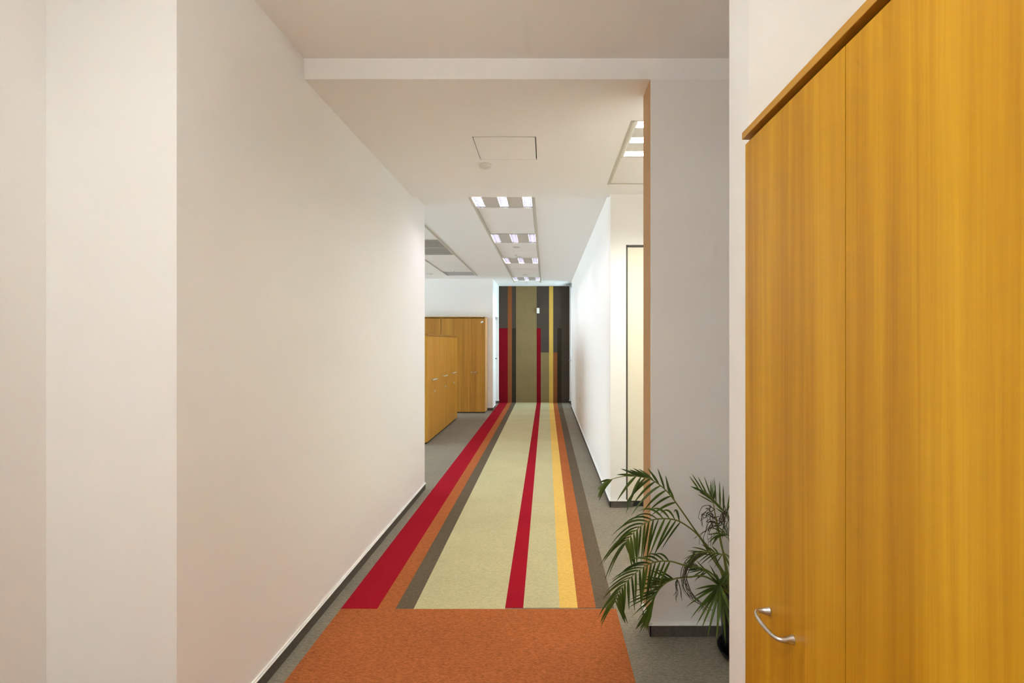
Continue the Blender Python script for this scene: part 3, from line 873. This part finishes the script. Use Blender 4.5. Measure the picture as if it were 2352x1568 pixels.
# upright frond at the stub wall
frond([B2, PP(965, 700, 2.32), PP(925, 560, 2.34), PP(900, 430, 2.36), PP(885, 340, 2.37), PP(870, 300, 2.38)],
      r0=.005, start=.80, count=4, LA=.11, LB=.10, angA=25, angB=45, roll=20, w=.007, droop=.05)
# fronds with blades pointing up and left
frond([B2, PP(1040, 560, 2.33), PP(1000, 460, 2.34), PP(960, 400, 2.35), PP(900, 330, 2.36), PP(830, 270, 2.37), PP(770, 235, 2.38)],
      start=.42, count=8, LA=.13, LB=.08, angA=42, angB=18, roll=0, w=.0075, droop=-.02)
# low fan of stiff blades over the pot
FC = PP(930, 905, 2.17)
for k, (ex, ey, ed, ww) in enumerate(((700, 1050, 2.12, .009), (730, 1130, 2.10, .010), (768, 1178, 2.10, .010), (800, 1210, 2.10, .010), (845, 1255, 2.10, .011), (906, 1285, 2.10, .012),
                                      (968, 1300, 2.10, .012), (1010, 1255, 2.10, .012), (745, 985, 2.12, .009), (760, 930, 2.13, .009), (1050, 1200, 2.11, .012), (880, 1120, 2.08, .011), (930, 1150, 2.07, .011),
                                      (820, 1050, 2.09, .010), (800, 780, 2.16, .008), (860, 760, 2.18, .008), (985, 770, 2.18, .008), (1020, 800, 2.18, .008), (850, 985, 2.08, .010), (890, 1010, 2.07, .011), (950, 1040, 2.06, .011), (835, 940, 2.09, .010), (1000, 1090, 2.07, .012), (870, 850, 2.13, .009), (905, 820, 2.14, .009), (955, 820, 2.14, .009), (780, 1090, 2.09, .009))):
    if k == 0:
        v, f = sweep(spline([B1, PP(960, 870, 2.24), FC], 5), [.005 - .0002 * i for i in range(11)], 6)
        fan = link('frond', mesh_pydata('frond', v, f), 'stem', palm)
    e = PP(ex, ey, ed)
    dv = (e - FC)
    L = dv.length
    d0 = (dv / L + Vector((0, -.10, .22))).normalized()
    bend = dv / L - d0
    vv, ff = leaflet_data(Vector((0, 0, 0)), d0, bend, L, ww, Vector((.2 * math.sin(k), -1, .3)))
    link('leaflet', mesh_pydata('leaflet', vv, ff), 'leaf', fan, FC)
# middle fronds crossing towards the left and right
frond([B1, PP(880, 830, 2.30), PP(800, 800, 2.29), PP(740, 775, 2.28)], r0=.003, start=.45, count=7, LA=.09, LB=.07, angA=30, angB=40, roll=0, w=.006, droop=.06)
frond([B2, PP(1000, 720, 2.26), PP(930, 690, 2.24), PP(850, 672, 2.22), PP(770, 690, 2.21), PP(715, 760, 2.20)], start=.35, count=11, LA=.085, LB=.085, angA=24, angB=40, roll=0, w=.0065, droop=.16)
frond([B2, PP(1000, 620, 2.24), PP(985, 560, 2.23), PP(940, 545, 2.22), PP(890, 580, 2.21)], r0=.003, start=.35, count=8, LA=.08, LB=.08, angA=30, angB=50, roll=0, w=.0065, droop=.2)
frond([B2, PP(1100, 700, 2.30), PP(1180, 560, 2.32), PP(1280, 480, 2.34), PP(1390, 470, 2.36)], start=.40, count=12, LA=.16, LB=.16, angA=34, angB=70, roll=0, w=.011, droop=.2)
frond([B2, PP(1120, 760, 2.26), PP(1230, 680, 2.26), PP(1340, 700, 2.26), PP(1430, 790, 2.26)], start=.40, count=10, LA=.15, LB=.16, angA=34, angB=70, roll=0, w=.011, droop=.22)
# straight stems
for a, b in (((1000, 880, 2.33), (905, 440, 2.345)), ((1010, 880, 2.30), (960, 690, 2.31)), ((985, 880, 2.34), (895, 690, 2.30))):
    p0, p1 = PP(*a), PP(*b)
    p0 = Vector((p0.x, p0.y, .285))
    v, f = sweep(spline([p0, (p0 + p1) / 2 + Vector((.004, 0, 0)), p1], 5), [.0055 - .0003 * i for i in range(11)], 6)
    link('stem', mesh_pydata('stem', v, f), 'stem', palm)

# withered curly leaves: too fine to pick apart
def withered(label, strands):
    verts, faces = [], []
    for P in strands:
        c = spline(P, 5)
        v, f = sweep(c, [.0015 * (1 - .6 * i / len(c)) + .0003 for i in range(len(c))], 4)
        o = len(verts)
        verts += v
        faces += [tuple(i + o for i in q) for q in f]
    o = link('withered_leaves', mesh_pydata('withered_leaves', verts, faces), 'dead', palm)
    o['kind'] = 'stuff'
    o['label'] = label
rng = random.Random(4)
st = []
for k in range(16):        # tangle hanging under the upright fronds
    x, y = rng.uniform(860, 985), rng.uniform(370, 520)
    d = rng.uniform(2.27, 2.36)
    P = [PP(x, y, d)]
    tx = rng.uniform(760, 880); ty = rng.uniform(420, 640)
    for s in range(1, 6):
        u = s / 5
        P.append(PP(x + (tx - x) * u + rng.uniform(-28, 28), y + (ty - y) * u + rng.uniform(-30, 30) - 30 * math.sin(u * math.pi), d + rng.uniform(-.015, .015)))
    st.append(P)
for k in range(10):
    x, y = rng.uniform(930, 1000), rng.uniform(330, 420)
    d = rng.uniform(2.28, 2.35)
    st.append([PP(x, y, d), PP(x + rng.uniform(-25, 15), y + 50, d), PP(x + rng.uniform(-45, 20), y + 110, d), PP(x + rng.uniform(-40, 30), y + 165, d)])
withered('dark curled withered leaves', st)
st = []
for k in range(11):        # brown ring of dried leaflets
    o_ = rng.uniform(-30, 30)
    d = 2.20 + rng.uniform(-.03, .03)
    pts = [(860 + o_, 690 + o_ * .3), (770 + o_, 690), (715 + o_, 745), (690 + o_ * .7, 830), (700 + o_, 920), (745 + o_, 990), (810 + o_, 1035 + o_ * .5), (850 + o_, 1070)]
    lo_ = rng.randint(0, 2); hi_ = rng.randint(6, 8)
    st.append([PP(x + rng.uniform(-14, 14), y + rng.uniform(-14, 14), d) for x, y in pts[lo_:hi_]])
for k in range(7):         # small dry tuft
    x = 640 + rng.uniform(-14, 14)
    st.append([PP(640, 860, 2.235), PP(x, 890, 2.23), PP(x + rng.uniform(-12, 14), 940, 2.23), PP(x + rng.uniform(-18, 28), 985 + rng.uniform(-20, 30), 2.23)])
withered('dried brown leaf tufts', st)
